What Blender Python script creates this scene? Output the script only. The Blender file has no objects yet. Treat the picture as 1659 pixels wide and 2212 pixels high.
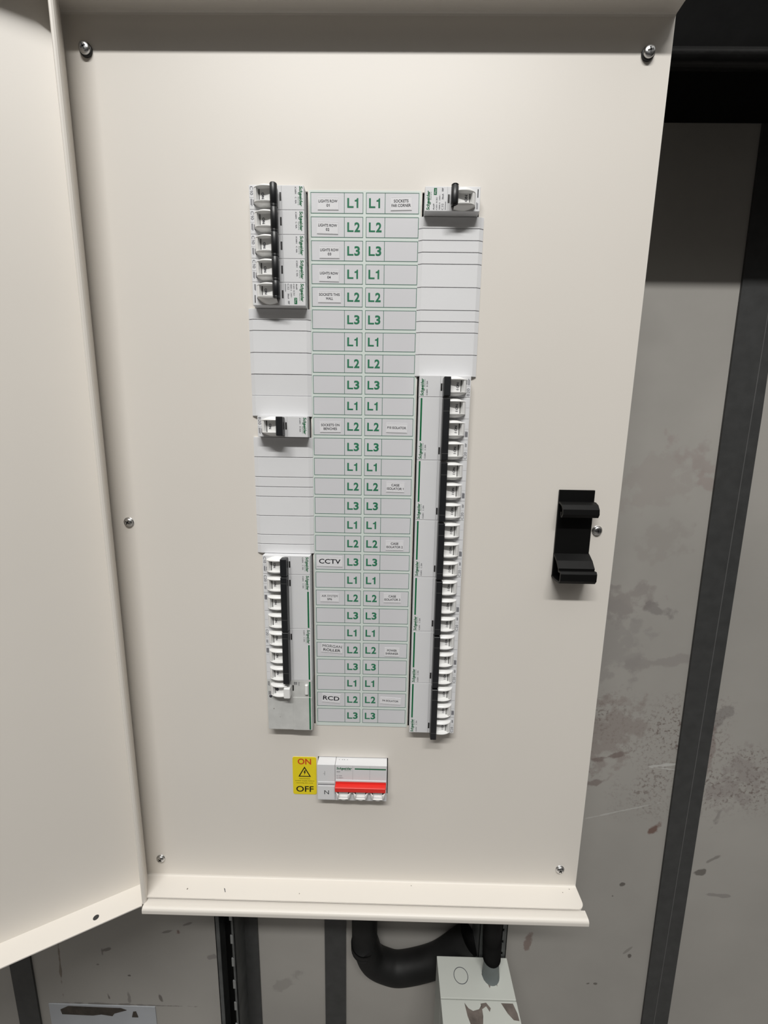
import bpy, bmesh, math, random, re
from mathutils import Vector, Matrix, Euler
random.seed(7)
C = bpy.context.scene.collection
SC = bpy.context.scene
K = 0.001          # the scene is drawn in millimetres, built in metres
ZB = 1.5           # height of the board's first row above the floor (m)

# ------------------------------------------------------------------ camera
cam_d = bpy.data.cameras.new('camera')
cam = bpy.data.objects.new('camera', cam_d); C.objects.link(cam)
cam_d.sensor_fit = 'VERTICAL'; cam_d.sensor_height = 36.0
cam_d.lens = 880.0 * 36.0 / 2212.0
cam_d.clip_start = 0.01; cam_d.clip_end = 50
cam.location = (0.02845769, -0.37335474, -0.20037218 + ZB)
cam.rotation_euler = (1.39928, -0.01544, 0.01419)
SC.camera = cam
# ------------------------------------------------------------------ light
w = bpy.data.worlds.new('world'); SC.world = w; w.use_nodes = True
_n = w.node_tree.nodes; _l = w.node_tree.links      # dim room: ceiling side brighter than the floor side
_tc = _n.new('ShaderNodeTexCoord'); _sp = _n.new('ShaderNodeSeparateXYZ'); _rp = _n.new('ShaderNodeValToRGB')
_l.new(_tc.outputs['Generated'], _sp.inputs[0]); _l.new(_sp.outputs[2], _rp.inputs[0])
_rp.color_ramp.elements[0].position = 0.0; _rp.color_ramp.elements[0].color = (.032, .030, .028, 1)
_rp.color_ramp.elements[1].position = 0.95; _rp.color_ramp.elements[1].color = (1.25, 1.23, 1.18, 1)
_e = _rp.color_ramp.elements.new(.45); _e.color = (.058, .055, .051, 1)
_l.new(_rp.outputs[0], _n['Background'].inputs[0]); _n['Background'].inputs[1].default_value = 1.0
def area(name, loc, tgt, sx, sy, power, col):
    d = bpy.data.lights.new(name, 'AREA'); d.shape = 'RECTANGLE'; d.size = sx; d.size_y = sy
    d.energy = power; d.color = col
    o = bpy.data.objects.new(name, d); C.objects.link(o); o.location = loc
    o.rotation_euler = (Vector(tgt) - Vector(loc)).to_track_quat('-Z', 'Y').to_euler()
    return o
area('ceiling_tube_light', (-0.08, -1.55, ZB + 1.66), (-.05, 0, ZB - .3), 1.6, 0.085, 58, (1.0, 0.985, 0.955))
SC.view_settings.view_transform = 'Standard'; SC.view_settings.look = 'None'
SC.view_settings.gamma = 1; SC.view_settings.use_curve_mapping = False
SC.view_settings.exposure = 0.0

# ------------------------------------------------------------------ materials
def mat(name, col, rough=.5, metal=0., noise=0., nscale=30., bump=0., bscale=300., spec=.5):
    m = bpy.data.materials.new(name); m.use_nodes = True
    nt = m.node_tree; b = nt.nodes['Principled BSDF']
    b.inputs['Base Color'].default_value = (*col, 1); b.inputs['Roughness'].default_value = rough
    b.inputs['Metallic'].default_value = metal; b.inputs['Specular IOR Level'].default_value = spec
    tc = nt.nodes.new('ShaderNodeTexCoord')
    if noise:
        n = nt.nodes.new('ShaderNodeTexNoise'); n.inputs['Scale'].default_value = nscale; n.inputs['Detail'].default_value = 6
        nt.links.new(tc.outputs['Object'], n.inputs['Vector'])
        r = nt.nodes.new('ShaderNodeValToRGB')
        r.color_ramp.elements[0].position = .3; r.color_ramp.elements[1].position = .7
        r.color_ramp.elements[0].color = (*[c * (1 - noise) for c in col], 1)
        r.color_ramp.elements[1].color = (*[min(1, c * (1 + noise)) for c in col], 1)
        nt.links.new(n.outputs['Fac'], r.inputs[0]); nt.links.new(r.outputs[0], b.inputs['Base Color'])
    if bump:
        n = nt.nodes.new('ShaderNodeTexNoise'); n.inputs['Scale'].default_value = bscale; n.inputs['Detail'].default_value = 3
        nt.links.new(tc.outputs['Object'], n.inputs['Vector'])
        bp = nt.nodes.new('ShaderNodeBump'); bp.inputs['Strength'].default_value = bump; bp.inputs['Distance'].default_value = .001
        nt.links.new(n.outputs['Fac'], bp.inputs['Height']); nt.links.new(bp.outputs[0], b.inputs['Normal'])
    return m
M = {}
M['cream'] = mat('cream_powder_coat', (.725, .688, .636), .42, noise=.012, nscale=8, bump=.02, bscale=900)
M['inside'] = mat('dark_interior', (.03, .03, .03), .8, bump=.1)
M['white'] = mat('breaker_plastic', (.70, .705, .72), .38, noise=.015, nscale=40, bump=.03)
M['white2'] = mat('toggle_plastic', (.80, .80, .79), .3, noise=.01, nscale=40, bump=.02)
M['worn'] = mat('worn_plastic', (.56, .565, .55), .45, noise=.08, nscale=90, bump=.05)
M['blank'] = mat('blank_plastic', (.73, .735, .75), .45, noise=.02, nscale=25, bump=.04)
M['black'] = mat('black_plastic', (.012, .013, .015), .38, noise=.1, nscale=60, bump=.05)
M['clip'] = mat('black_clip_plastic', (.004, .004, .004), .45, noise=.1, nscale=60, bump=.05, spec=.2)
M['slot'] = mat('indicator_dark', (.015, .014, .014), .5, noise=.1)
M['green'] = mat('green_ink', (.008, .14, .052), .6, noise=.05, spec=.15)
M['lgreen'] = mat('label_green_ink', (.030, .185, .098), .6, noise=.05, spec=.15)
M['line'] = mat('label_line_ink', (.035, .145, .100), .6, noise=.05, spec=.15)
M['ink'] = mat('dark_ink', (.010, .010, .016), .6, noise=.05, spec=.1)
M['ink2'] = mat('grey_ink', (.075, .075, .09), .6, noise=.05, spec=.1)
M['edge_shade'] = mat('painted_edge_shade', (.36, .36, .38), .5, noise=.05)
M['strip'] = mat('label_strip_plastic', (.66, .725, .69), .4, noise=.01)
M['cell'] = mat('label_cell', (.64, .64, .665), .42, noise=.01)
M['tape'] = mat('tape_white', (.74, .74, .76), .3, noise=.01)
M['red'] = mat('red_plastic', (.72, .030, .022), .35, noise=.03)
M['yellow'] = mat('sticker_yellow', (.82, .66, .012), .4, noise=.02)
M['redink'] = mat('red_ink', (.60, .045, .008), .5, noise=.03)
M['steel'] = mat('zinc_steel', (.62, .62, .62), .28, 1., noise=.08, nscale=200, bump=.1)
M['steeldark'] = mat('screw_recess', (.05, .05, .05), .5, .6, noise=.1)
M['band'] = mat('dark_grey_strip', (.042, .043, .043), .55, noise=.15, nscale=60, bump=.1)
M['seam'] = mat('strip_seam', (.10, .10, .10), .5, noise=.1)
M['strut'] = mat('strut_metal', (.10, .105, .105), .5, .4, noise=.25, nscale=40, bump=.1)
M['strutlip'] = mat('strut_edge', (.30, .31, .31), .4, .5, noise=.15)
M['pipe'] = mat('black_conduit', (.008, .008, .008), .55, noise=.3, nscale=20, bump=.2, bscale=80, spec=.25)
M['gland'] = mat('grey_gland', (.13, .15, .15), .45, noise=.1)
M['beam'] = mat('black_beam', (.003, .003, .003), .6, noise=.3, nscale=30, bump=.5, bscale=45, spec=.03)
M['beamedge'] = mat('black_gloss_edge', (.006, .006, .006), .30, noise=.3, nscale=30, bump=1.0, bscale=70, spec=.45)
M['paper'] = mat('paper', (.42, .44, .47), .6, noise=.05, nscale=20)
M['torn'] = mat('torn_tape', (.045, .036, .028), .7, noise=.4, nscale=60, bump=.3)
M['floorm'] = mat('floor_concrete', (.22, .21, .20), .8, noise=.15, nscale=3, bump=.2, bscale=40)

def spots_material(name, base, spots, speck_band=None, nz=.07, nscale=2.5):
    """painted surface with cloudy tone, specks and individual stains (x, z, rx, rz, tilt, colour, strength) in mm"""
    m = mat(name, base, .6, noise=nz, nscale=nscale, bump=.25, bscale=45)
    nt = m.node_tree; b = nt.nodes['Principled BSDF']; N = nt.nodes; L = nt.links
    cur = b.inputs['Base Color'].links[0].from_socket
    tc = N.new('ShaderNodeTexCoord')
    dn = N.new('ShaderNodeTexNoise'); dn.inputs['Scale'].default_value = 55; dn.inputs['Detail'].default_value = 5
    L.new(tc.outputs['Object'], dn.inputs['Vector'])
    def mth(op, a, bb=None, cl=False):
        n = N.new('ShaderNodeMath'); n.operation = op; n.use_clamp = cl
        for i, v in enumerate((a, bb)):
            if v is None: continue
            if isinstance(v, (int, float)): n.inputs[i].default_value = v
            else: L.new(v, n.inputs[i])
        return n.outputs[0]
    def mixc(fac, c):
        nonlocal cur
        x = N.new('ShaderNodeMix'); x.data_type = 'RGBA'
        L.new(fac, x.inputs[0]); L.new(cur, x.inputs[6]); x.inputs[7].default_value = (*c, 1)
        cur = x.outputs[2]
    sep = N.new('ShaderNodeSeparateXYZ'); L.new(tc.outputs['Object'], sep.inputs[0])
    if speck_band:
        z0, z1, thr, colr = speck_band
        sn = N.new('ShaderNodeTexNoise'); sn.inputs['Scale'].default_value = 170; sn.inputs['Detail'].default_value = 8
        sn.inputs['Roughness'].default_value = .7
        L.new(tc.outputs['Object'], sn.inputs['Vector'])
        big = N.new('ShaderNodeTexNoise'); big.inputs['Scale'].default_value = 9; L.new(tc.outputs['Object'], big.inputs['Vector'])
        s = mth('MULTIPLY', mth('SUBTRACT', sn.outputs['Fac'], thr), 14, True)
        zc, zh = (z0 + z1) / 2 * K, abs(z1 - z0) / 2 * K
        band = mth('MULTIPLY', mth('SUBTRACT', 1.0, mth('DIVIDE', mth('ABSOLUTE', mth('SUBTRACT', sep.outputs[2], zc)), zh)), 2.2, True)
        bm_ = mth('MULTIPLY', band, mth('MULTIPLY', mth('SUBTRACT', big.outputs['Fac'], .38), 5, True))
        mixc(mth('MULTIPLY', mth('MULTIPLY', s, bm_), .75), colr)
    for x, z, rx, rz, tilt, c, st in spots:
        dx = mth('SUBTRACT', sep.outputs[0], x * K); dz = mth('SUBTRACT', sep.outputs[2], z * K)
        ct, sn_ = math.cos(tilt), math.sin(tilt)
        u = mth('ADD', mth('MULTIPLY', dx, ct / (rx * K)), mth('MULTIPLY', dz, sn_ / (rx * K)))
        v = mth('ADD', mth('MULTIPLY', dx, -sn_ / (rz * K)), mth('MULTIPLY', dz, ct / (rz * K)))
        d = mth('SQRT', mth('ADD', mth('MULTIPLY', u, u), mth('MULTIPLY', v, v)))
        d = mth('ADD', d, mth('MULTIPLY', mth('SUBTRACT', dn.outputs['Fac'], .5), 3.2))
        f = mth('MULTIPLY', mth('SUBTRACT', 1.0, d), 2.5, True)
        mixc(mth('MULTIPLY', f, st), c)
    L.new(cur, b.inputs['Base Color'])
    return m
D1 = (.10, .09, .08); BR = (.12, .05, .035); LT = (.50, .50, .48); GY = (.17, .155, .15)
M['wall'] = spots_material('painted_wall', (.352, .338, .315), [
    (428, -215, 50, 14, -.5, (.30, .255, .24), .5), (455, -250, 30, 10, -.6, (.29, .235, .22), .5), (400, -330, 40, 26, .5, (.29, .27, .25), .5),
    (350, -420, 50, 24, .4, (.22, .195, .185), .5), (420, -505, 60, 10, .15, (.24, .22, .21), .5), (560, -700, 30, 60, -.4, (.25, .22, .21), .5),
    (60, -1060, 40, 14, .3, (.24, .23, .21), .5), (-130, -1110, 30, 12, .8, (.24, .23, .21), .5),
    (412, -428, 26, 9, -.3, GY, .55), (448, -784, 8, 16, -.4, BR, .8), (452, -672, 26, 2.5, .12, LT, .8), (456, -679, 18, 2, -.1, LT, .7),
    (400, -752, 66, 1.4, .28, LT, .6), (530, -862, 8, 5, .4, D1, .8), (545, -838, 14, 3, .6, D1, .5), (270, -1010, 8, 14, 0, BR, .55),
    (411, -889, 4, 3, 0, D1, .9), (398, -912, 2, 2, 0, D1, .9), (439, -1031, 3, 4, 0, D1, .9), (434, -1020, 10, 2, .8, D1, .4),
    (377, -1091, 4, 2.5, .4, D1, .8), (388, -1091, 3, 2, 0, D1, .8), (316, -963, 30, 1.6, .1, D1, .45), (352, -951, 5, 2, .7, D1, .8),
    (-309, -1008, 5, 7, 0, BR, .75), (-330, -1010, 12, 2, .3, D1, .6), (-292, -992, 10, 2.5, .4, D1, .6), (-434, -1050, 8, 3, .4, D1, .7),
    (-441, -1055, 2, 8, 0, D1, .5), (-400, -1104, 4, 2.5, 0, D1, .9), (-452, -1082, 3, 2, 0, D1, .6), (-440, -1150, 2.5, 9, .2, D1, .8),
    (-404, -1152, 3, 12, .1, D1, .5), (-350, -1150, 3, 8, .3, D1, .8), (-516, -1075, 2.2, 75, -.04, (.12, .09, .06), .7),
    (-420, -1168, 125, 2, 0, D1, .6), (-470, -1010, 10, 2, .5, D1, .5), (-255, -1060, 9, 5, .2, GY, .6),
    (395, -240, 60, 40, .6, (.30, .27, .25), .4), (330, -480, 60, 70, .3, (.25, .235, .225), .5), (520, -590, 10, 30, -.6, GY, .5),
    (508, -640, 12, 40, 0, (.20, .15, .14), .5), (345, -620, 60, 60, 0, (.22, .18, .165), .5), (365, -660, 36, 5, .3, (.14, .10, .09), .6),
    (350, -705, 20, 6, .2, (.15, .11, .10), .6), (540, -760, 6, 20, -.3, GY, .5), (560, -905, 30, 3, -.1, GY, .5),
], speck_band=(-545, -775, .52, (.12, .085, .075)), nz=.10, nscale=4)
M['wbox'] = spots_material('white_junction_box', (.56, .58, .54), [
    (168, -1060, 10, 22, 0, (.16, .13, .11), .0)], nz=.05)
M['scuff'] = mat('scuffed_brown', (.15, .125, .11), .7, noise=.35, nscale=80)

# ------------------------------------------------------------------ mesh builder
_txt = {}
def _glyphs(s, bold, shear):
    key = ('g', s, bold, shear)
    if key in _txt: return _txt[key]
    cu = bpy.data.curves.new('t', 'FONT'); cu.body = s; cu.size = 1; cu.offset = bold; cu.shear = shear
    cu.resolution_u = 3; cu.fill_mode = 'FRONT'
    o = bpy.data.objects.new('t', cu); C.objects.link(o)
    dg = bpy.context.evaluated_depsgraph_get(); dg.update()
    me = bpy.data.meshes.new_from_object(o.evaluated_get(dg), depsgraph=dg)
    vs = [(v.co.x, v.co.y) for v in me.vertices]; fs = [tuple(p.vertices) for p in me.polygons]
    bpy.data.objects.remove(o); bpy.data.curves.remove(cu); bpy.data.meshes.remove(me)
    _txt[key] = (vs, fs); return _txt[key]
def _wid(s):
    vs, _ = _glyphs(s, 0.0, 0.0); return max(v[0] for v in vs) - min(v[0] for v in vs)
def text_mesh(s, bold=0.0, shear=0.0):
    key = (s, bold, shear)
    if key in _txt: return _txt[key]
    if '1' not in s:
        vs, fs = _glyphs(s, bold, shear)
    else:        # flagged sans-serif figure one, drawn here; the other letters come from the font
        vs = []; fs = []; x = 0.0; hh = _wid('HH'); stem = .075 + bold * 2.1
        cap = max(v[1] for v in _glyphs('H', 0.0, 0.0)[0])
        for part in re.split('(1)', s):
            if not part: continue
            if part == '1':
                w1 = .40; xr = x + .30; xl = xr - stem; b_ = bold
                P = [(xl, -b_), (xr, -b_), (xr, cap + b_), (xr - stem * .78, cap + b_), (x + .19, cap * .845), (x + .065, cap * .80), (x + .065, cap * .80 - stem * .95), (xl, cap * .80 - stem * .95)]
                n = len(vs); vs += [(a + shear * c, c) for a, c in P]; fs.append(tuple(range(n, n + len(P)))); x += w1
            else:
                gv, gf = _glyphs(part, bold, shear); n = len(vs)
                vs += [(a + x, c) for a, c in gv]; fs += [tuple(n + k for k in f) for f in gf]
                x += _wid('H' + part + 'H') - hh
    x0 = min(v[0] for v in vs); x1 = max(v[0] for v in vs); y0 = min(v[1] for v in vs); y1 = max(v[1] for v in vs)
    _txt[key] = (vs, fs, x0, x1, y0, y1)
    return _txt[key]

class MB:
    def __init__(s, f=None): s.v = []; s.f = []; s.m = []; s.sm = []; s.mats = []; s.fn = f
    def mi(s, m):
        if m not in s.mats: s.mats.append(m)
        return s.mats.index(m)
    def add(s, vs, fs, m, smooth=False):
        n = len(s.v); i = s.mi(m)
        if s.fn: vs = [s.fn(*v) for v in vs]
        s.v += [tuple(v) for v in vs]
        for f in fs: s.f.append(tuple(n + k for k in f)); s.m.append(i); s.sm.append(smooth)
    def box(s, x0, x1, y0, y1, z0, z1, m, bev=0.0, seg=2):
        x0, x1 = sorted((x0, x1)); y0, y1 = sorted((y0, y1)); z0, z1 = sorted((z0, z1))
        bm = bmesh.new(); bmesh.ops.create_cube(bm, size=1)
        for v in bm.verts:
            v.co = Vector((x0 + (v.co.x + .5) * (x1 - x0), y0 + (v.co.y + .5) * (y1 - y0), z0 + (v.co.z + .5) * (z1 - z0)))
        if bev: bmesh.ops.bevel(bm, geom=bm.edges[:], offset=bev, segments=seg, profile=.6, affect='EDGES')
        s.addbm(bm, m, False); return s
    def addbm(s, bm, m, smooth=False):
        bm.verts.index_update()
        s.add([v.co.copy() for v in bm.verts], [[v.index for v in f.verts] for f in bm.faces], m, smooth); bm.free()
    def rect(s, x0, x1, z0, z1, y, m):
        s.add([(x0, y, z0), (x1, y, z0), (x1, y, z1), (x0, y, z1)], [(0, 1, 2, 3)], m)
    def text(s, t, cx, cz, h, y, m, w=None, bold=0., shear=0., rot=0.):
        vs, fs, x0, x1, y0, y1 = text_mesh(t, bold, shear)
        sy = h / (y1 - y0); sx = (w / (x1 - x0)) if w else sy
        out = []
        for a, b in vs:
            a = (a - (x0 + x1) / 2) * sx; b = (b - (y0 + y1) / 2) * sy
            out.append((cx + a * math.cos(rot) - b * math.sin(rot), y, cz + a * math.sin(rot) + b * math.cos(rot)))
        s.add(out, fs, m)
    def prism(s, pts, a0, a1, m, axis='x', smooth=False):
        """closed polygon pts extruded along axis; pts are (y,z) for x, (x,y) for z, (x,z) for y"""
        n = len(pts); P = lambda p, a: {'x': (a, p[0], p[1]), 'z': (p[0], p[1], a), 'y': (p[0], a, p[1])}[axis]
        vs = [P(p, a0) for p in pts] + [P(p, a1) for p in pts]
        bm = bmesh.new(); bv = [bm.verts.new(v) for v in vs]
        bm.faces.new(bv[:n][::-1]); bm.faces.new(bv[n:])
        for i in range(n): bm.faces.new((bv[i], bv[(i + 1) % n], bv[n + (i + 1) % n], bv[n + i]))
        bmesh.ops.recalc_face_normals(bm, faces=bm.faces[:])
        s.addbm(bm, m, smooth)
    def ribbon(s, pts, t, x0, x1, m):
        """bent sheet: polyline (y,z) of thickness t extruded along x"""
        L = []; Rr = []
        for i, p in enumerate(pts):
            a = Vector(pts[max(0, i - 1)]); b = Vector(pts[min(len(pts) - 1, i + 1)]); d = (b - a).normalized(); nn = Vector((-d.y, d.x)) * t / 2
            L.append((p[0] + nn.x, p[1] + nn.y)); Rr.append((p[0] - nn.x, p[1] - nn.y))
        for i in range(len(pts) - 1):
            s.prism([L[i], L[i + 1], Rr[i + 1], Rr[i]], x0, x1, m)
    def tube(s, path, r, m, n=20, caps=True, rf=None):
        path = [Vector(p) for p in path]; vs = []; fs = []
        up = Vector((0, 1, 0)); k = len(path)
        for i, p in enumerate(path):
            d = (path[min(k - 1, i + 1)] - path[max(0, i - 1)]).normalized()
            a = d.cross(up)
            if a.length < 1e-4: a = d.cross(Vector((1, 0, 0)))
            a.normalize(); b = d.cross(a).normalized(); rr = rf(i) if rf else r
            for j in range(n):
                t = 2 * math.pi * j / n; vs.append(p + a * rr * math.cos(t) + b * rr * math.sin(t))
        for i in range(k - 1):
            for j in range(n):
                fs.append((i * n + j, i * n + (j + 1) % n, (i + 1) * n + (j + 1) % n, (i + 1) * n + j))
        if caps: fs += [tuple(range(n)), tuple((k - 1) * n + j for j in range(n))[::-1]]
        s.add(vs, fs, m, True)
    def lathe(s, prof, cx, cz, m, n=28, smooth=True):
        """profile (r, y) turned around a horizontal axis along y"""
        vs = []; fs = []
        for r, y in prof:
            for j in range(n):
                t = 2 * math.pi * j / n; vs.append((cx + r * math.cos(t), y, cz + r * math.sin(t)))
        for i in range(len(prof) - 1):
            for j in range(n): fs.append((i * n + j, (i + 1) * n + j, (i + 1) * n + (j + 1) % n, i * n + (j + 1) % n))
        s.add(vs, fs, m, smooth)
    def build(s, name, parent=None, loc=None, rot=None, origin=(0, 0, 0), fixn=False):
        me = bpy.data.meshes.new(name)
        me.from_pydata([((x - origin[0]) * K, (y - origin[1]) * K, (z - origin[2]) * K) for x, y, z in s.v], [], s.f)
        for m in s.mats: me.materials.append(m)
        me.polygons.foreach_set('material_index', s.m); me.polygons.foreach_set('use_smooth', s.sm)
        if fixn:
            bm = bmesh.new(); bm.from_mesh(me); bmesh.ops.recalc_face_normals(bm, faces=bm.faces[:]); bm.to_mesh(me); bm.free()
        me.update()
        o = bpy.data.objects.new(name, me); C.objects.link(o)
        if parent: o.parent = parent
        if loc is not None: o.location = (loc[0] * K, loc[1] * K, loc[2] * K + (0 if parent else ZB))
        elif not parent: o.location = (0, 0, ZB)
        if rot: o.rotation_euler = rot
        return o
def thing(name, label, cat, loc, rot=(0, 0, 0), group=None):
    o = bpy.data.objects.new(name, None); C.objects.link(o); o.empty_display_size = .01
    o.location = (loc[0] * K, loc[1] * K, loc[2] * K + ZB); o.rotation_euler = rot
    o['label'] = label; o['category'] = cat
    if group: o['group'] = group
    return o
def tag(o, label, cat, group=None):
    o['label'] = label; o['category'] = cat
    if group: o['group'] = group
    return o
def struct(o): o['kind'] = 'structure'; return o

# ------------------------------------------------------------------ the setting
YW = 170
b = MB(); b.box(-1800, 1800, YW, YW + 120, -1500, 1300, M['wall']); struct(b.build('wall_back'))
b = MB(); b.box(-1800, 1800, -2600, YW + 120, -1600, -1500, M['floorm']); struct(b.build('floor'))
def band(name, pl, seam=None, mt='band'):
    b = MB(); b.prism(pl, YW - 3, YW, M[mt], 'y')
    if seam:
        (xa, za), (xb, zb) = seam; b.prism([(xa, za), (xa + 1.1, za), (xb + 1.1, zb), (xb, zb)], YW - 3.25, YW - 2.9, M['seam'], 'y')
    return struct(b.build(name))
band('trim_1', [(443, 420), (485.5, 420), (503, -161), (517.5, -1161), (523, -1499), (480, -1499), (474, -1162), (453, -8)], ((488.5, 0), (494, -1300)))
band('trim_2', [(-64.5, 300), (-29.5, 300), (-29.5, -1499), (-64.5, -1499)])
band('trim_3', [(-604, 300), (-566, 300), (-563, -1499), (-600, -1499)])
band('trim_4', [(-212, 300), (-178, 300), (-174, -1499), (-208, -1499)])
# black beam running along the wall to the right of the cabinet
b = MB()
b.box(243, 1500, 37, 105, 120.5, 700, M['beam'], 5, 4)
b.tube([(243, 42, 127.5), (1500, 42, 127.5)], 7.5, M['beamedge'], 24)
b.box(243, 1500, 105, YW, 300, 340, M['beam'])
struct(b.build('trim_5'))

# ------------------------------------------------------------------ cabinet
cab = thing('distribution_board_cabinet', 'tall cream steel electrical cabinet with its door folded open, hung on the grey wall', 'cabinet', (0, 0, -700))
def cpart(b, name, parent=None, **k):
    o = b.build(name, parent or cab, loc=(0, 0, 700) if not parent else (0, 0, 0), **k); return o
# body (box behind the cover)
b = MB(); cr = M['cream']
b.box(-241, -239.0, -2, 129, -688, 131, cr); b.box(239.3, 240.4, 2, 129, -688, 131, cr)
b.box(-241, 240.4, 127.5, 129, -688, 131, cr); b.box(-241, 240.4, -30, 129, 126.5, 134, cr, 2.5)
lp = [(-21.0, -681.5)] + [(-27.6 - 3.4 * math.sin(k * math.pi / 12), -684.9 + 3.4 * math.cos(k * math.pi / 12)) for k in range(7)] + \
     [(-29.0 - 2.0 * math.cos(k * math.pi / 8), -687.5 - 2.0 * math.sin(k * math.pi / 8)) for k in range(5)] + [(-21.0, -689.5)]
b.prism(lp, -220.5, 241.5, cr)
b.box(-234, 240.4, -24, 129, -689.5, -688.2, cr)
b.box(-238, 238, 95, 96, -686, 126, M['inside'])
body = cpart(b, 'body')
# cover panel with cut-outs and folded flanges
b = MB()
holes = [(-89.3, -42.6, -487, .8), (51.6, 98.4, -487, .8), (-40.6, 32.4, -567.6, -524.2)]
xs = sorted({-239, 240.6, *[h[0] for h in holes], *[h[1] for h in holes]})
zs = sorted({-677.6, 123.5, *[h[2] for h in holes], *[h[3] for h in holes]})
T = 1.4
def inhole(x, z): return any(h[0] < x < h[1] and h[2] < z < h[3] for h in holes)
for i in range(len(xs) - 1):
    for j in range(len(zs) - 1):
        if inhole((xs[i] + xs[i + 1]) / 2, (zs[j] + zs[j + 1]) / 2): continue
        b.rect(xs[i], xs[i + 1], zs[j], zs[j + 1], 0, cr)
        b.add([(xs[i], T, zs[j]), (xs[i], T, zs[j + 1]), (xs[i + 1], T, zs[j + 1]), (xs[i + 1], T, zs[j])], [(0, 1, 2, 3)], cr)
for h in holes:
    x0, x1, z0, z1 = h
    b.add([(x0, 0, z0), (x1, 0, z0), (x1, 0, z1), (x0, 0, z1), (x0, T, z0), (x1, T, z0), (x1, T, z1), (x0, T, z1)],
          [(0, 4, 5, 1), (1, 5, 6, 2), (2, 6, 7, 3), (3, 7, 4, 0)], cr)
b.box(240.6 - T, 240.6, T, 12, -677.6, 123.5, cr)
def flange_poly(x0, x1, d, r):
    P = [(x0, T), (x0 + 2.6, -5.1), (x0 + 12.1, -d)]
    for k in range(9):
        t = -math.pi / 2 + k / 8 * math.pi / 2; P.append((x1 - r + r * math.cos(t), -d + r + r * math.sin(t)))
    P += [(x1, T)]; return P
b.prism(flange_poly(-236, 240.6, 22.6, 7), -679.0, -677.6, cr, 'z')
b.prism(flange_poly(-236, 240.6, 22.6, 7), 123.5, 124.9, cr, 'z')
# small bend radius in the two folds
for zz, sg in ((-677.6, 1), (123.5, -1)):
    pts = [(0.0, zz), (0.0, zz + sg * 1.6), (-.45, zz + sg * .45), (-1.6, zz)]
    b.prism(pts, -236, 240.5, cr)
# small chips and scratches in the paint
b.prism([(-142, -12), (-140.6, -12.6), (-138.6, -16), (-139.2, -16.2)], -677.6, -677.5, M['ink2'], 'z')
b.prism([(-181, -13), (-180, -13.4), (-180.3, -14.6), (-181.4, -14.2)], -677.6, -677.5, M['scuff'], 'z')
for x, y in ((232, -3), (223.5, -6.5), (60, -4), (-60, -15)):
    b.prism([(x, y), (x + .7, y - .1), (x + .6, y - .9), (x - .1, y - .7)], -677.6, -677.5, M['scuff'], 'z')
cover = cpart(b, 'cover_panel')
def screw(x, z, tall):
    b = MB(); r = 4.3 if tall else 4.1; h = 3.0 if tall else 1.4
    b.lathe([(r + .6, 0), (r + .6, -h * .55), (r, -h * .6)], x, z, M['steeldark'] if tall else M['steel'])
    prof = [(r, -h * .6), (r, -h), (r * .86, -h - .9), (r * .55, -h - 1.3), (.01, -h - 1.45)]
    b.lathe(prof, x, z, M['steel'])
    a = random.uniform(0, 1.5)
    for k in (0, math.pi / 2):
        cs, sn = math.cos(a + k), math.sin(a + k); l, wd = r * .5, .55
        P = [(l, wd), (-l, wd), (-l, -wd), (l, -wd)]
        b.prism([(x + p[0] * cs - p[1] * sn, z + p[0] * sn + p[1] * cs) for p in P], -h - 1.5, -h - 1.0, M['steeldark'], 'y')
    o = b.build('screw', cover, loc=(x, 0, z), origin=(x, 0, z)); o['label'] = 'zinc plated cover screw'
for x, z, t in ((-214.9, 98, 1), (222.2, 97.4, 1), (-215.9, -279, 0), (222.4, -279, 0), (-215.2, -656, 0), (221.5, -656, 0)):
    screw(x, z, t)
# door, folded back to the left
HX, HY = -234.2, -5.1
dv = Vector((-.877, -.480)); nv = Vector((.480, -.877))
def dfn(s_, t_, z): return (HX + s_ * dv.x + t_ * nv.x, HY + s_ * dv.y + t_ * nv.y, z)
b = MB(dfn); DZ0, DZ1 = -684.5, 131
b.box(0, 474, -1.5, 0, DZ0, DZ1, cr)
b.box(0, 474, -1.5, 24.5, DZ0, DZ0 + 1.5, cr, .4)
b.box(0, 474, -1.5, 24.5, DZ1 - 1.5, DZ1, cr, .4)
b.box(472.5, 474, -1.5, 24.5, DZ0, DZ1, cr, .4)
# hinge side: folded edge with a rounded root
pts = [(0, 0)]
prof = [(-4.6, 1.0), (-3.0, -1.2), (0, -1.5), (0, 23.6), (-.6, 24.7), (-1.8, 25.1), (-3.2, 24.8), (-4.2, 23.8), (-4.8, 22.2)]
b.prism(prof, DZ0 + 2.5, DZ1 - 1.5, cr, 'z')
for f in (0, 1):  # the dark punched hole in the bottom flange
    pass
ring = [(41 + 2.6 * math.cos(t * math.pi / 9), 16 + 2.6 * math.sin(t * math.pi / 9)) for t in range(18)]
b.prism(ring, DZ0 + 1.4, DZ0 + 1.62, M['inside'], 'z')
door = cpart(b, 'door', fixn=True)
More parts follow.
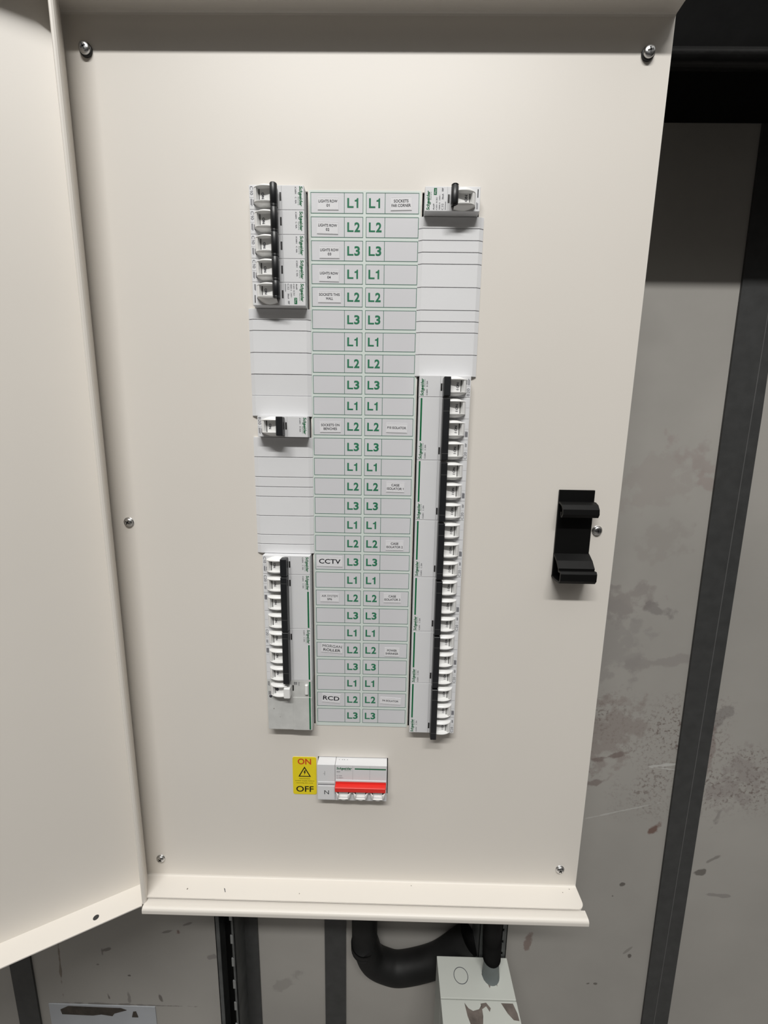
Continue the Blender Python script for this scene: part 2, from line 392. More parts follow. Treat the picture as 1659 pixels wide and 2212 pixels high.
# ------------------------------------------------------------------ black holder clip on the cover
b = MB(); ck = M['clip']
b.box(184, 216.2, -2.2, 0, -324.2, -241.3, ck, .4)
b.ribbon([(-1.2, -252.8), (-5, -252.9), (-9.5, -254.6), (-12.2, -258.0), (-12.8, -262.0), (-11.4, -264.4), (-9.0, -264.6)], 1.8, 184, 216.4, ck)
b.ribbon([(-9.2, -264.6), (-8.8, -260.5)], 1.5, 184, 216.4, ck)
b.ribbon([(-1.2, -301.5), (-9, -306.5), (-14.2, -312.2), (-14.4, -314.4), (-18.6, -314.2), (-19.2, -315.6), (-19.2, -321.8), (-17.6, -324.0), (-10, -324.4), (0, -323.4)], 1.9, 184, 216.6, ck)
tag(b.build('holder_clip', loc=(200, 0, -324), origin=(200, 0, -324)), 'black plastic holder clip with two curled lips, near the right edge of the cream cover', 'clip')

# ------------------------------------------------------------------ label strip down the middle
b = MB()
b.box(-41.6, 50.6, -.5, 0, -487.5, 1.6, M['strip'])
def cellbox(x0, x1, z1, z0):
    t = .38; y = -.62; L_ = M['line']
    b.rect(x0, x1, z0, z1, -.56, M['cell'])
    for r in ((x0, x1, z1 - t, z1), (x0, x1, z0, z0 + t), (x0, x0 + t, z0 + t, z1 - t), (x1 - t, x1, z0 + t, z1 - t)): b.rect(r[0], r[1], r[2], r[3], y, L_)
for k in range(27):
    zt = -18 * k; zb = zt - 15.6
    cellbox(-40.2, 3.1, zt, zb); cellbox(5.4, 49.0, zt, zb)
    b.rect(-12.6, -12.2, zb + .38, zt - .38, -.62, M['line']); b.rect(20.9, 21.3, zb + .38, zt - .38, -.62, M['line'])
    s = 'L%d' % (k % 3 + 1)
    for x0 in (-10.0, 7.9):
        za = zt - 4.1 - 7.2; G = M['lgreen']; yy = -.66
        b.add([(x0 + p[0], yy, za + p[1]) for p in ((0, 0), (5.2, 0), (5.2, 1.25), (1.5, 1.25), (1.5, 7.2), (0, 7.2))], [tuple(range(6))], G)
        xd = x0 + 5.9
        if s == 'L1':
            b.add([(xd + p[0], yy, za + p[1]) for p in ((1.75, 0), (3.2, 0), (3.2, 7.2), (2.2, 7.2), (1.7, 6.2), (.2, 5.7), (.2, 4.75), (1.75, 4.75))], [tuple(range(8))], G)
        else: b.text(s[1], xd + 2.35, za + 3.6, 7.4, yy, G, w=4.7, bold=.030)
lab = b.build('label_strip', loc=(4.5, 0, -487), origin=(4.5, 0, -487))
tag(lab, 'long white circuit chart with green L1 L2 L3 boxes between the two breaker columns', 'circuit chart')

def sticker(lines, x, z, w_, h_, rot, th, label, tw=None):
    b = MB(); b.box(-w_ / 2, w_ / 2, -.25, 0, -h_ / 2, h_ / 2, M['tape'])
    b.rect(-w_ / 2 + .3, w_ / 2 - .3, -h_ / 2 + .3, -h_ / 2 + .45, -.28, M['edge_shade']); b.rect(-w_ / 2 + .6, w_ / 2 - .3, h_ / 2 - .5, h_ / 2 - .42, -.28, M['edge_shade'])  # thin grey lines paint the edge shadow along the sticker's bottom and top
    n = len(lines)
    for i, (t, wt) in enumerate(lines):
        b.text(t, 0, (n - 1) / 2 * (th * 1.5) - i * th * 1.5 + .2, th, -.3, M['ink'], w=wt, bold=0. if 'M' in t else .016)
    o = b.build('adhesive_label', loc=(x, -.62, z), rot=(0, -math.radians(rot), 0))
    tag(o, label, 'sticker', 'typed circuit name stickers on the chart')
S = [(['LIGHTS ROW', '01'], [15.6, 2.6], -25.8, -8.4, 17.2, 9.4, 0, 2.1, 'left chart column, topmost row'),
     (['LIGHTS ROW', '02'], [15.6, 3.0], -26.3, -26.4, 17.6, 9.4, -1.5, 2.1, 'under the ROW 01 sticker'),
     (['LIGHTS ROW', '03'], [15.4, 2.9], -24.9, -45.0, 16.8, 9.4, 0, 2.1, 'under the ROW 02 sticker'),
     (['LIGHTS ROW', '04'], [15.4, 2.9], -25.4, -63.0, 16.8, 9.4, -1, 2.1, 'under the ROW 03 sticker'),
     (['SOCKETS THIS', 'WALL'], [17.6, 6.2], -25.2, -79.7, 19.6, 9.4, 0, 2.1, 'under the ROW 04 sticker'),
     (['SOCKETS ON', 'BENCHES'], [16.6, 12], -25.2, -188.4, 18.6, 9.4, .5, 2.2, 'beside the lone left breaker'),
     (['CCTV'], [20.5], -26.6, -313.6, 24.6, 10.2, -1, 4.6, 'in large letters'),
     (['AIR SYSTEM', 'SP6'], [15.4, 4.6], -27.0, -349.8, 18, 8.6, -.5, 2.1, 'two rows under CCTV'),
     (['MORGAN', 'ROLLER'], [19, 17], -25.0, -402.4, 21.0, 9.6, -4, 2.7, 'tilted'),
     (['RCD'], [16.5], -26.2, -456.8, 18.4, 9.6, -4, 4.6, 'in large tilted letters'),
     (['SOCKETS', 'FAR CORNER'], [12, 15.8], 34.3, -7.9, 17.4, 10.2, 1.5, 2.2, 'right chart column, topmost row'),
     (['F10 ISOLATOR'], [16.8], 34.4, -188.4, 18.8, 8.4, -1, 2.1, 'right chart column'),
     (['CASE', 'ISOLATOR 1'], [7.4, 15.2], 34.2, -241.6, 16.6, 9.6, -1, 2.2, 'right chart column'),
     (['CASE', 'ISOLATOR 2'], [7.2, 15.4], 34.6, -296.8, 16.8, 9.4, 0, 2.2, 'right chart column'),
     (['CASE', 'ISOLATOR 3'], [7.2, 15.2], 33.4, -349.0, 16.6, 9.4, 0, 2.2, 'right chart column'),
     (['POWER', 'SHRINKER'], [9.6, 12.6], 34.2, -405.2, 14.6, 9.2, -1, 2.2, 'right chart column'),
     (['F4 ISOLATOR'], [16.2], 33.6, -458.4, 21.0, 7.4, -3, 2.0, 'right chart column')]
for ls, ws, x, z, w_, h_, r, th, ex in S:
    sticker(list(zip(ls, ws)), x, z, w_, h_, r, th, 'small white sticker typed %s, %s' % (' '.join(ls), ex))

# ------------------------------------------------------------------ blanking plates
ORD = ['', 'first', 'second', 'third', 'fourth', 'fifth', 'sixth', 'seventh', 'eighth', 'ninth', 'tenth', 'eleventh', 'twelfth', 'thirteenth', 'fourteenth']
def blank_mesh(h):
    b = MB(); W = 53.4; t = 2.6; m = M['blank']
    # face with two shallow sloped ends
    P = [(-W / 2, 0), (-W / 2, -t * .45), (-W / 2 + 3.6, -t), (W / 2 - 3.6, -t), (W / 2, -t * .45), (W / 2, 0)]
    bm = bmesh.new(); n = len(P); g = .12
    lo = [bm.verts.new((p[0], p[1], -h + g)) for p in P]; hi = [bm.verts.new((p[0], p[1], -g)) for p in P]
    bm.faces.new(lo); bm.faces.new(hi[::-1])
    for i in range(n): bm.faces.new((lo[i], lo[(i + 1) % n], hi[(i + 1) % n], hi[i]))
    bmesh.ops.recalc_face_normals(bm, faces=bm.faces[:])
    es = [e for e in bm.edges if abs(e.verts[0].co.z - e.verts[1].co.z) < 1e-5 and abs(e.verts[0].co.y + e.verts[1].co.y) > t]
    bmesh.ops.bevel(bm, geom=es, offset=.35, segments=2, affect='EDGES')
    b.addbm(bm, m)
    return b
BF = blank_mesh(18).build('blanking_plate'); BH = blank_mesh(9).build('blanking_plate')
first = {18: BF, 9: BH}; used = {18: False, 9: False}
def blank(side, z, h, label, tilt=0):
    if used[h]: o = first[h].copy(); C.objects.link(o)
    else: o = first[h]; used[h] = True
    x = -68.0 if side == 'L' else 75.9
    o.location = (x * K, 0, z * K + ZB); o.rotation_euler = (math.radians(tilt), 0, 0)
    tag(o, label, 'blanking plate', 'white blanking plates in the breaker columns')
LB = [(-90, 9), (-99, 9), (-108, 18), (-126, 18), (-144, 18), (-162, 18), (-198, 18), (-216, 18), (-234, 9), (-243, 9), (-252, 18), (-270, 18), (-288, 9), (-297, 9)]
RB = [(-18, 9), (-27, 9), (-36, 9), (-45, 9), (-54, 18), (-72, 18), (-90, 9), (-99, 9), (-108, 18), (-126, 18)]
for i, (z, h) in enumerate(LB):
    kind = 'narrow' if h == 9 else 'full-width'
    if i < 6: lb = 'plain white %s blanking plate, %s under the top left group of five breakers' % (kind, ORD[i + 1])
    else: lb = 'plain white %s blanking plate, %s under the lone left breaker' % (kind, ORD[i - 5])
    blank('L', z, h, lb, 2.6 if i == 4 else 0)
for i, (z, h) in enumerate(RB):
    kind = 'narrow' if h == 9 else 'full-width'
    blank('R', z, h, 'plain white %s blanking plate, %s under the top right breaker' % (kind, ORD[i + 1]))

# ------------------------------------------------------------------ breakers (upright frame: x poles, z 0..44 up, -y out)
Q = 44.0; FY = -10.0
def logo(b, x0, x1, zc, y=FY - .06, h=2.7):
    b.text('Schneider', (x0 + x1) / 2, zc, h, y, M['green'], w=(x1 - x0), bold=.03, shear=.12)
    L = x1 - x0   # hooked descender under the n/h and the small second word
    xa = x0 + L * .40
    pts = [(xa + .35, zc + .5), (xa + .1, zc - 1.6), (xa - .5, zc - 2.2), (xa - 1.3, zc - 1.9), (xa - 1.3, zc - 1.3), (xa - .5, zc - 1.2)]
    for i in range(len(pts) - 1):
        a = Vector(pts[i]); c = Vector(pts[i + 1]); d = (c - a).normalized(); n = Vector((-d.y, d.x)) * .2
        b.add([(a.x + n.x, y - .03, a.y + n.y), (c.x + n.x, y - .03, c.y + n.y), (c.x - n.x, y - .03, c.y - n.y), (a.x - n.x, y - .03, a.y - n.y)], [(0, 1, 2, 3)], M['green'])
    b.text('Electric', x0 + L * .74, zc - 2.1, .85, y, M['green'], w=L * .42)
def smears(b, x, z, w_, n, mt='ink2', y=FY - .06, gap=.8, h=.45):
    for i in range(n): b.rect(x, x + w_ * (1 - .12 * (i % 2)), z - i * gap, z - i * gap + h, y, M[mt])
def rated(b, x, z, t): b.text(t, x + 3.0, z, 2.35, FY - .06, M['ink2'], w=6.2 if len(t) == 3 else 5.6)

def drum(zo0, zo1, big=False):
    """rocker: curved cheeks rising from the face with a sunk window between them. x across the pole (0..18), z from outer end"""
    b = MB(); m = M['white2']
    z0, zpk, z1 = 3.6, 13.5, 21.0; H = 6.6
    N = 16; s0 = .4; s1 = 17.3
    ps = []
    for i in range(N + 1):
        t = i / N; z = z0 + (z1 - z0) * t
        h = H * math.sqrt(max(0.0, 1 - ((zpk - z) / (zpk - z0)) ** 2)) if z < zpk else H * math.sqrt(max(0.0, 1 - ((z - zpk) / 13.) ** 2))
        ps.append((z, h))
    win0 = 7.4       # the window (sunk printed face) starts here
    vs = []; cols = 8; fl = []
    for z, h in ps:
        k = 1 - ((zpk - z) / (zpk - z0)) ** 2 if z < zpk else 1 - ((z - zpk) / 14.) ** 2; k = max(0., k)
        a = zo0 - (zo0 - s0) * k; c = zo1 + (s1 - zo1) * k
        if z < win0: f = max(0.0, h - .1 - .5 * (z - z0) / (win0 - z0)); 
        else: f = min(h, 1.3 + (z - win0) * .12)
        y = lambda q: FY - q
        vs += [(a, y(0), z), ((a + zo0) / 2 - .25 * k, y(h * .72), z), (zo0 - .55, y(h), z), (zo0, y(h * .985), z),
               (zo0 + .1, y(f), z), (zo1 - .1, y(f), z), (zo1, y(h * .985), z), (zo1 + .55, y(h), z), ((c + zo1) / 2 + .25 * k, y(h * .72), z), (c, y(0), z)]
    cols = 10; fs = []
    for i in range(N):
        for j in range(cols - 1):
            fs.append((i * cols + j, i * cols + j + 1, (i + 1) * cols + j + 1, (i + 1) * cols + j))
    # split smooth outer cheeks from flat inner ones
    out = [f for n_, f in enumerate(fs) if (n_ % (cols - 1)) in (0, 1, 2, 6, 7, 8)]
    inn = [f for n_, f in enumerate(fs) if (n_ % (cols - 1)) in (3, 4, 5)]
    b.add(vs, out, m, True); b.add(vs, inn, m, False)
    # dark gap line and printed word
    xm = (zo0 + zo1) / 2
    b.box(zo0 + .12, zo1 - .12, FY - 1.62, FY - 1.0, 8.3, 8.95, M['slot'])
    return b, xm
def make_toggle(parent, x, word='ON', big=False, right=False):
    zo = (3.9, 14.0) if not big else (3.4, 12.0)
    b, xm = drum(*zo)
    b.text(word, xm, 11.6, 2.1, FY - 2.0, M['ink2'], w=4.4 if word == 'ON' else 6.0, bold=.02)
    o = b.build('toggle', parent, loc=(x, 0, 0)); return o
def handle_mesh(x0, x1, round_=False, m='black', z0=18.2, z1=24.0, y1=-18.4, grooves=()):
    b = MB(); mt = M[m]
    if round_:
        zc = (z0 + z1) / 2; r = (z1 - z0) / 2; n = 24
        path = []; rr = []
        for x, k in [(x0, .55), (x0 + .5, .9), (x0 + 1.0, 1.0)] + [(x1 - 1.9, 1.0), (x1 - 1.5, .84), (x1 - 1.0, .84), (x1 - .6, .98), (x1, .7)]:
            path.append((x, y1 + r, zc)); rr.append(r * k)
        b.tube(path, r, mt, n, rf=lambda i: rr[i])
        b.box(x0 + 1.2, x1 - 1.2, y1 + r, FY - .1, zc - 2.1, zc + 1.9, mt, .3)
    else:
        b.box(x0, x1, y1, FY - .1, z0, z1, mt, .7, 3)
        for gx in grooves: b.box(gx - .12, gx + .12, y1 - .04, y1 + .3, z0 + .3, z1 - .3, M['seam'])
    return b

def breaker(poles, label, cat_grp, side, row, rating, logo_big=True, roundh=False, model='iC60H', amp='C 10A', kind='mcb', h_ext=(0.3, 17.5)):
    """side L: rotated clockwise, side R: rotated anticlockwise"""
    if side == 'L': loc = (-87.8, 0, -18 * row); rot = (0, math.pi / 2, 0)
    elif side == 'R': loc = (97.0, 0, -18 * (row + poles)); rot = (0, -math.pi / 2, 0)
    t = thing('circuit_breaker', label, 'circuit breaker', loc, rot, cat_grp)
    W = 18 * poles; b = MB(); m = M['white']; y = FY - .06
    b.box(.12, W - .12, FY, 42, 0, Q, m, .35, 2)
    b.box(.5, W - .5, 40, 60, -18, 62, m, 1)
    # pole joints on the outer half, hairline across the face
    for k in range(1, poles):
        b.box(18 * k - .1, 18 * k + .1, FY - .03, FY + .3, .4, 17.5, M['ink2'])
    b.box(.6, W - .6, FY - .03, FY + .2, 26.0, 26.12, M['ink2'])
    if kind == 'mcb':
        logo(b, .9, 15.4, 41.6)
        b.text(model, 3.9, 37.4, 1.25, y, M['ink2'], w=5.0, bold=.01); b.text(amp, 11.0, 37.4, 1.25, y, M['ink2'], w=4.8, bold=.01)
        if poles > 1: b.rect(16.6, W - 1.0, 41.1, 42.6, y, M['green'])
        rated(b, 1.3, 2.0, rating)
        if poles == 1: smears(b, 10.2, 1.9, 5.2, 2); smears(b, 10.8, 4.0, 4.4, 2)
        else: smears(b, 11.8, 2.0, 3.2, 2); smears(b, 20.4, 2.6, 5.0, 4, gap=.6)
        for k in range(poles): b.box(18 * k + 9.2, 18 * k + 9.3, FY - .03, FY + .1, .3, 3.4, M['ink2'])
    elif kind == 'rcbo':
        logo(b, .8, 14.8, 41.4)
        b.text('Acti9', 3.2, 36.8, 1.2, y, M['ink'], w=4.4, bold=.015)
        b.text('iC60H  RCBO', 5.6, 34.5, 1.15, y, M['ink2'], w=9.2)
        b.text('10000 A   240V~', 6.6, 32.2, 1.15, y, M['ink2'], w=11)
        b.text('C32', 3.3, 29.8, 1.7, y, M['ink2'], w=4.6); b.text('30mA', 10.6, 29.8, 1.4, y, M['ink2'], w=4.2, bold=.01)
        smears(b, 14.2, 30.2, 2.6, 2); smears(b, 1.0, 27.3, 6.0, 1)
        b.box(11.8, 16.6, FY - .12, FY + .1, 34.6, 37.0, M['green'], .0)
        b.text('Plus', 14.2, 35.8, 1.2, FY - .16, M['tape'], w=3.4)
        smears(b, 10.0, 1.6, 6.0, 1, 'ink', h=.7); smears(b, 1.6, 2.4, 5.0, 2)
    b.build('body', t)
    # indicator window
    wx = 5.2 if kind != 'rcbo' else 6.0
    ib = MB(); ib.box(wx, wx + 6.2, FY - .12, FY + .4, 24.35, 25.75, M['slot'], .1)
    ib.build('indicator_window', t)
    for k in range(poles):
        o = make_toggle(t, 18 * k, 'I ON' if side == 'R' else 'ON', kind == 'rcbo')
    hb = handle_mesh(h_ext[0], 18 * (poles - 1) + h_ext[1], roundh, grooves=[6.2, W - 12.2] if poles > 1 else ())
    o = hb.build('handle', t); o['label'] = 'black plastic switch handle'
    return t

G1 = 'white breakers of the left column'; G2 = 'white breakers of the right column'
names4 = ['topmost in the left column', 'second from the top of the left column', 'third from the top of the left column', 'fourth from the top']
for k in range(4):
    breaker(1, 'white single breaker lettered C10, %s' % names4[k], G1, 'L', k, 'C10', roundh=True, h_ext=(.6 if k else 1.6, 18.4))
breaker(1, 'white single breaker with much small print and green badge, lowest of the top left five', G1, 'L', 4, 'C32', kind='rcbo', roundh=True, h_ext=(.6, 13.8))
breaker(1, 'white single breaker lettered B20, alone between blanks in the left column', G1, 'L', 10, 'B20', amp='B 20A', h_ext=(.8, 17))
breaker(1, 'white single breaker lettered C10 beside the CCTV sticker, left column', G1, 'L', 17, 'C10', h_ext=(1.2, 17.8))
breaker(3, 'white three-pole breaker lettered C20, upper of the two in the left column', G1, 'L', 18, 'C20', amp='C 20A', h_ext=(.4, 17.8))
breaker(3, 'white three-pole breaker lettered C20, lower of the two in the left column', G1, 'L', 21, 'C20', amp='C 20A', h_ext=(.4, 17.2))
breaker(1, 'white single breaker with small print and green badge, alone at the top right', G2, 'R', 0, 'C32', kind='rcbo', roundh=True, h_ext=(1.8, 16.4))
breaker(1, 'white single breaker lettered B20, topmost of the lower right row', G2, 'R', 8, 'B20', amp='B 20A', h_ext=(.2, 16.0))
for k in range(6):
    place = ['level with the F10 ISOLATOR sticker', 'level with the CASE ISOLATOR 1 sticker', 'level with the CASE ISOLATOR 2 sticker',
             'level with the CASE ISOLATOR 3 sticker', 'level with the POWER SHRINKER sticker', 'level with the F4 ISOLATOR sticker, lowest of all'][k]
    breaker(3, 'white three-pole breaker lettered C20, right column, %s' % place, G2, 'R', 9 + 3 * k, 'C20', amp='C 20A',
            h_ext=(.3 if k < 5 else -1.2, 16.4))

# residual current device at the foot of the left column
t = thing('residual_current_device', 'worn white residual current device with white toggle, bottom of the left column', 'residual current device', (-87.8, 0, -18 * 24), (0, math.pi / 2, 0))
b = MB(); b.box(.12, 53.9, FY, 42, 0, Q, M['worn'], .35)
b.box(18, 53.7, FY - .7, FY, 25.2, Q - .1, M['worn'], .3)
b.rect(1.2, 17.8, 41.2, 42.7, FY - .06, M['green']); b.rect(17.8, 53.0, 41.2, 42.7, FY - .76, M['green'])
b.box(.5, 53.5, 40, 60, -18, 62, M['worn'], 1)
smears(b, 1.4, 2.0, 5, 2); smears(b, 12, 3.0, 4.2, 3); smears(b, 1.6, 29, 3.2, 4)
b.text('30mA', 3.6, 31.5, 1.3, FY - .06, M['ink2'], w=4)
b.lathe([(1.5, FY - .05), (1.5, FY - .12), (.01, FY - .12)], 17.5, 3.2, M['ink2'], 16)
for x, z, r in ((31, 6, .5), (33, 29, .35), (40, 12, .3), (26, 33, .35), (44, 34, .4), (22, 20, .3)):
    b.lathe([(r, FY - .03), (r, FY - .08), (.01, FY - .08)], x, z, M['scuff'], 8)
b.build('body', t)
tg, xm = drum(3.9, 13.4); tg.lathe([(1.5, FY - 2.0), (1.5, FY - 2.3), (.01, FY - 2.3)], xm, 10.5, M['ink2'], 16)
tg.build('toggle', t)
hb = MB(); hb.box(4.2, 15.0, -17.6, FY, 18.0, 24.2, M['white2'], 1.0, 3); o = hb.build('handle', t); o['label'] = 'white plastic switch handle'
ib = MB(); ib.box(5.2, 11.2, FY - .12, FY + .4, 24.9, 26.3, M['slot'], .1); ib.build('indicator_window', t)
tb = MB(); tb.box(3.6, 14.0, -12.4, FY, 37.4, 40.6, M['white2'], .9, 3); o = tb.build('test_button', t); o['label'] = 'white raised test button'

# ------------------------------------------------------------------ main isolator with its neutral block, upright
ZI = -566.4; QI = 41.4
t = thing('main_isolator', 'white three-pole main isolator with red handle bar, below the circuit chart', 'isolator', (-21.4, 0, ZI))
b = MB(); W = 52.8; b.box(.1, W, FY, 42, 0, QI, M['white'], .35)
b.box(.5, W, 40, 60, -12, 52, M['white'], 1)
logo(b, 1.4, 17.2, 37.6, h=2.8)
b.rect(20.0, 51.8, 36.6, 38.0, FY - .06, M['green'])
b.text('iSW', 3.4, 33.6, 1.4, FY - .06, M['ink2'], w=3.6, bold=.01)
b.text('Ie 125A', 4.4, 29.0, 1.1, FY - .06, M['ink2'], w=5.6); b.text('Ui 500V~', 5.2, 26.6, 1.1, FY - .06, M['ink2'], w=7.2)
for x in (18.0, 35.4): b.box(x - .06, x + .06, FY - .03, FY + .2, 24.6, 40.4, M['ink2'])
b.box(.6, W - .6, FY - .5, FY + .2, 22.7, 24.2, M['white'], .2)
for x, w_ in ((3.2, .6), (6.2, 1.0), (8.2, 1.2), (11.4, .8)): b.add([(x, -3.2, QI + .05), (x + w_, -3.2, QI + .05), (x + w_, -2.6, QI + .05), (x, -2.6, QI + .05)], [(0, 1, 2, 3)], M['ink2'])
b.build('body', t)
hb = MB(); hb.box(0.2, W - 1.0, -15.6, FY, 14.8, 20.0, M['red'], .8, 3)
hb.box(.4, W - .6, FY - .25, FY, 13.8, 22.0, M['red'], .1)
o = hb.build('handle', t); o['label'] = 'red switch handle bar across three poles'
for k in range(3):
    dm, xm = drum(3.9, 13.6); 
    dm.prism([(xm - 4.6, 9.0), (xm + 4.6, 9.0), (xm + 4.4, 7.0), (xm + 3.0, 5.2), (xm + 1, 4.3), (xm - 1, 4.3), (xm - 3.0, 5.2), (xm - 4.4, 7.0)], FY - 3.4, FY - .1, M['white2'], 'y')
    # keep the drum short of the red handle
    dm.v = [(x, y, min(z, 15.0) * .86) for x, y, z in dm.v]
    dm.build('toggle', t, loc=(17.5 * k, 0, 0))
t = thing('neutral_terminal_block', 'white block marked N, left of the red-handled isolator', 'terminal block', (-39.6, 0, ZI))
b = MB(); b.box(0, 18.0, FY, 42, 0, QI, M['white'], .35); b.box(.5, 17.5, 40, 60, -12, 52, M['white'], 1)
b.box(.4, 17.6, FY - .04, FY + .3, 18.0, 18.7, M['ink2'])
b.box(.3, 17.7, FY - .4, FY + .2, 20.2, 21.6, M['white'], .15)
b.text('N', 9.4, 9.6, 4.6, FY - .5, M['ink'], w=4.8, bold=.0)
b.box(.6, 17.4, FY - .45, FY, 1.0, 17.0, M['white'], .15)
b.rect(6.0, 7.6, 31.0, 31.25, FY - .05, M['ink2']); b.rect(7.4, 7.65, 29.0, 34.0, FY - .05, M['ink2'])
b.build('body', t)

# ------------------------------------------------------------------ yellow ON/OFF sticker
b = MB(); x0, x1, z0, z1 = -67.2, -42.3, -569.6, -525.2; y = -.55
pts = []
for cx_, cz_, a0 in ((x1 - 2, z1 - 2, 0), (x0 + 2, z1 - 2, 90), (x0 + 2, z0 + 2, 180), (x1 - 2, z0 + 2, 270)):
    for k in range(5):
        a = math.radians(a0 + k * 22.5); pts.append((cx_ + 2 * math.cos(a), cz_ + 2 * math.sin(a)))
b.prism(pts, -.5, 0, M['yellow'], 'y')
xc = (x0 + x1) / 2
b.text('ON', xc, -530.4, 7.0, y, M['redink'], w=14, bold=.02)
tri = [(xc, -536.2), (xc + 6.7, -548.4), (xc - 6.7, -548.4)]; tri2 = [(xc, -538.4), (xc + 4.9, -547.4), (xc - 4.9, -547.4)]
b.add([(p[0], y, p[1]) for p in tri + tri2], [(0, 3, 5, 2), (2, 5, 4, 1), (1, 4, 3, 0)], M['ink'])
bolt = [(xc + .2, -540.6), (xc - 1.3, -543.6), (xc - .1, -543.3), (xc - .5, -546.4), (xc + 1.5, -542.6), (xc + .4, -542.9), (xc + 1.4, -540.8)]
b.add([(p[0], y, p[1]) for p in bolt], [tuple(range(7))], M['ink'])
b.text('MAINTENANCE', xc, -550.8, 1.2, y, M['ink'], w=11.2)
b.text('Isolate supply before', xc, -553.4, 1.25, y, M['ink'], w=20, bold=.01)
b.text('removing this cover', xc, -556.0, 1.25, y, M['ink'], w=18, bold=.01)
b.text('OFF', xc, -563.2, 7.0, y, M['ink'], w=18.4, bold=.015)
tag(b.build('warning_sticker', loc=(xc, 0, z0), origin=(xc, 0, z0), fixn=False), 'yellow warning sticker reading ON and OFF with a lightning triangle, left of the isolator', 'sticker')

# ------------------------------------------------------------------ below the cabinet
def strut(x0, x1, y0, z0, z1, label, slots=True):
    t = thing('slotted_channel', label, 'metal channel', ((x0 + x1) / 2, YW, z0))
    cx = (x0 + x1) / 2
    b = MB(); m = M['strut']
    b.box(x0, x1, YW - 2, YW, z0, z1, M['band']); sd = m if slots else M['strutlip']; b.box(x0, x0 + 2, y0, YW, z0, z1, sd, .5); b.box(x1 - 2, x1, y0, YW, z0, z1, sd, .5)
    b.box(x0, x0 + 7, y0, y0 + 2, z0, z1, m, .5); 
    b.box(x1 - 3.2, x1, y0, y0 + 2, z0, z1, m, .5)
    b.box(x0 + 2, x1 - 2, YW - 12, YW - 4, z0, z1, M['clip'])
    b.box(x1 - 5, x1 - 2.8, y0 + .5, y0 + 2, z0, z1, m)
    z = z1
    while z > z0 + 22:
        b.box(x1 - 7.2, x1 - 3.0, y0 + .2, y0 + 1.8, z - 20, z - 4, M['strutlip'] if slots else m, .4)
        z -= 44 if slots else 22
    b.build('rail', t, loc=(-cx, -YW, -z0))
strut(-226.5, -196.5, 128.9, -1400, -640, 'dark slotted metal channel with toothed lip, left of centre under the cabinet')
strut(177.5, 220, 128.9, -1130, -640, 'metal channel behind the corrugated conduit, above the white junction box', False)

def bez(P, n=40):
    out = []
    for i in range(len(P) - 1):
        p0 = Vector(P[max(0, i - 1)]); p1 = Vector(P[i]); p2 = Vector(P[i + 1]); p3 = Vector(P[min(len(P) - 1, i + 2)])
        for k in range(n // (len(P) - 1) + 1):
            t = k / (n // (len(P) - 1) + 1)
            out.append(.5 * ((2 * p1) + (-p0 + p2) * t + (2 * p0 - 5 * p1 + 4 * p2 - p3) * t * t + (-p0 + 3 * p1 - 3 * p2 + p3) * t ** 3))
    out.append(Vector(P[-1])); return out
t = thing('cable_conduit', 'thick black cable conduit bending right under the cabinet', 'conduit', (4, 96, -960))
b = MB(); b.tube([(1.8, 148, -689), (1.8, 148, -800), (2.0, 148, -950), (2.2, 148, -986)], 20, M['pipe'], 28)
b.tube([(2.2, 148, -984), (2.3, 148, -990), (2.4, 148, -994)], 21.4, M['pipe'], 28)
b.build('sleeve', t, loc=(-4, -96, 960))
b = MB(); b.tube(bez([(3, 148, -960), (4, 148, -985), (14, 148, -1016), (36, 148, -1031), (64, 148, -1035), (117, 148, -1016), (156, 148, -982), (168, 148, -971)], 70), 20.5, M['pipe'], 30,
                 rf=lambda i: min(21.0, 17.5 + i * .25)); b.build('pipe_bend', t, loc=(-4, -96, 960))
t = thing('corrugated_conduit', 'black corrugated flexible conduit entering the top of the white junction box', 'conduit', (191, 106, -975))
b = MB(); P = bez([(186, 98, -690), (186, 98, -800), (186.5, 99, -880), (187.5, 100.5, -905), (189.5, 103, -932), (190, 103.6, -938)], 150)
b.tube(P, 12, M['pipe'], 24, rf=lambda i: 12.2 + (.7 if i % 2 else -.5)); b.build('hose', t, loc=(-191, -106, 975))
b = MB(); b.tube([(190.0, 103.4, -930), (190.4, 104.4, -945), (191.0, 105.4, -960), (191.4, 106, -975.6)], 10.5, M['gland'], 24, rf=lambda i: (9.5, 10.5, 11.5, 12.6)[i])
o = b.build('gland', t, loc=(-191, -106, 975)); o['label'] = 'grey plastic cable gland'

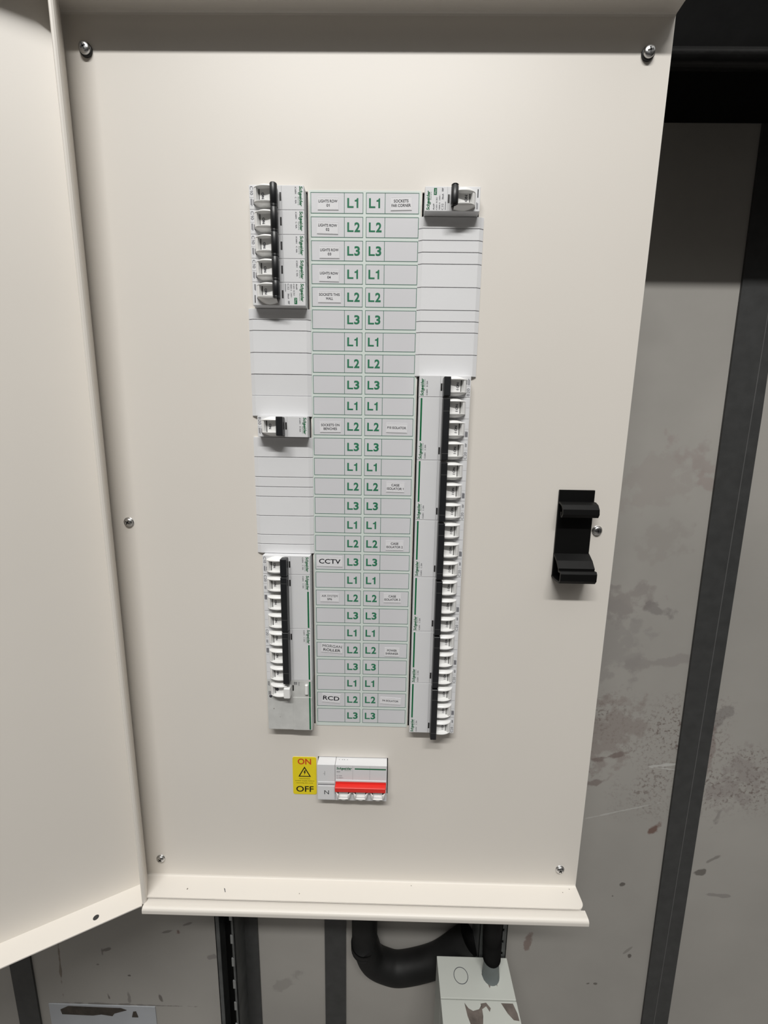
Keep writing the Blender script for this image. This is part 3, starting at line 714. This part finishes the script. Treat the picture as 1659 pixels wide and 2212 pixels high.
# white junction box: only its top face is in the picture
ZJ = -975.8
t = thing('junction_box', 'white metal junction box with scuffed top and round knockout, below the cabinet', 'junction box', (168, 127, ZJ - 150))
def smudge(b, pts): b.add([(x, y, ZJ + .08) for x, y in pts][::-1], [tuple(range(len(pts)))], M['scuff'])
b = MB(); b.box(114.2, 221, 78.9, 127, ZJ - 150, ZJ, M['wbox'], .8)
n = 36; vs = []; fs = []
for k in range(n):
    a = 2 * math.pi * k / n
    for r in (9.7, 10.6): vs.append((147.2 + r * math.cos(a), 104.4 + r * math.sin(a) * .95, ZJ + .06))
for k in range(n): a, c = 2 * k, 2 * ((k + 1) % n); fs.append((a, a + 1, c + 1, c))
b.add(vs, fs, M['ink2'])
smudge(b, [(178.0, 107.4), (180.2, 99.6), (183.9, 98.2), (186.6, 91.0), (189.9, 96.7), (196, 97), (198, 93), (199.1, 98.2), (204.6, 106.7), (191.1, 104.0)])
b.build('base', t, loc=(-168, -127, -ZJ + 150))
b = MB(); b.box(114.2, 221, 10, 78.0, ZJ - 150, ZJ, M['wbox'], .8)
smudge(b, [(147.0, 74.8), (151.8, 69.2), (157.7, 66.6), (166.4, 68.6), (170.7, 73.4), (170.6, 61.8), (167.7, 50.0), (153.8, 47.7), (149.0, 61.3)])
smudge(b, [(169.6, 74.4), (177.6, 75.5), (182.8, 69.9), (180.6, 66.1), (176.8, 71.7), (170.9, 68.7)])
smudge(b, [(198.4, 75.5), (215.2, 75.4), (218.6, 65.2), (219.1, 57.9), (211.5, 58.6), (205.1, 64.9)])
b.build('lid', t, loc=(-168, -127, -ZJ + 150))

# paper and torn tape on the wall, bottom left
t = thing('wall_notice', 'pale sheet stuck to the wall with dark torn tape, bottom left', 'notice', (-452, YW, -1320))
b = MB(); b.box(-546, -360, YW - 1.2, YW, -1320, -1169.5, M['paper'], .3); b.build('sheet', t, loc=(452, -YW, 1320))
b = MB(); b.prism([(-524, -1191), (-526, -1181), (-512, -1173), (-420, -1174), (-410, -1178), (-432, -1186), (-436, -1192), (-455, -1189), (-470, -1192)], YW - 1.8, YW - 1.2, M['torn'], 'y')
b.prism([(-402, -1193), (-399, -1181), (-394, -1180), (-391, -1193)], YW - 1.8, YW - 1.2, M['torn'], 'y')
o = b.build('torn_tape', t, loc=(452, -YW, 1320)); o['label'] = 'dark brown torn tape remnant'
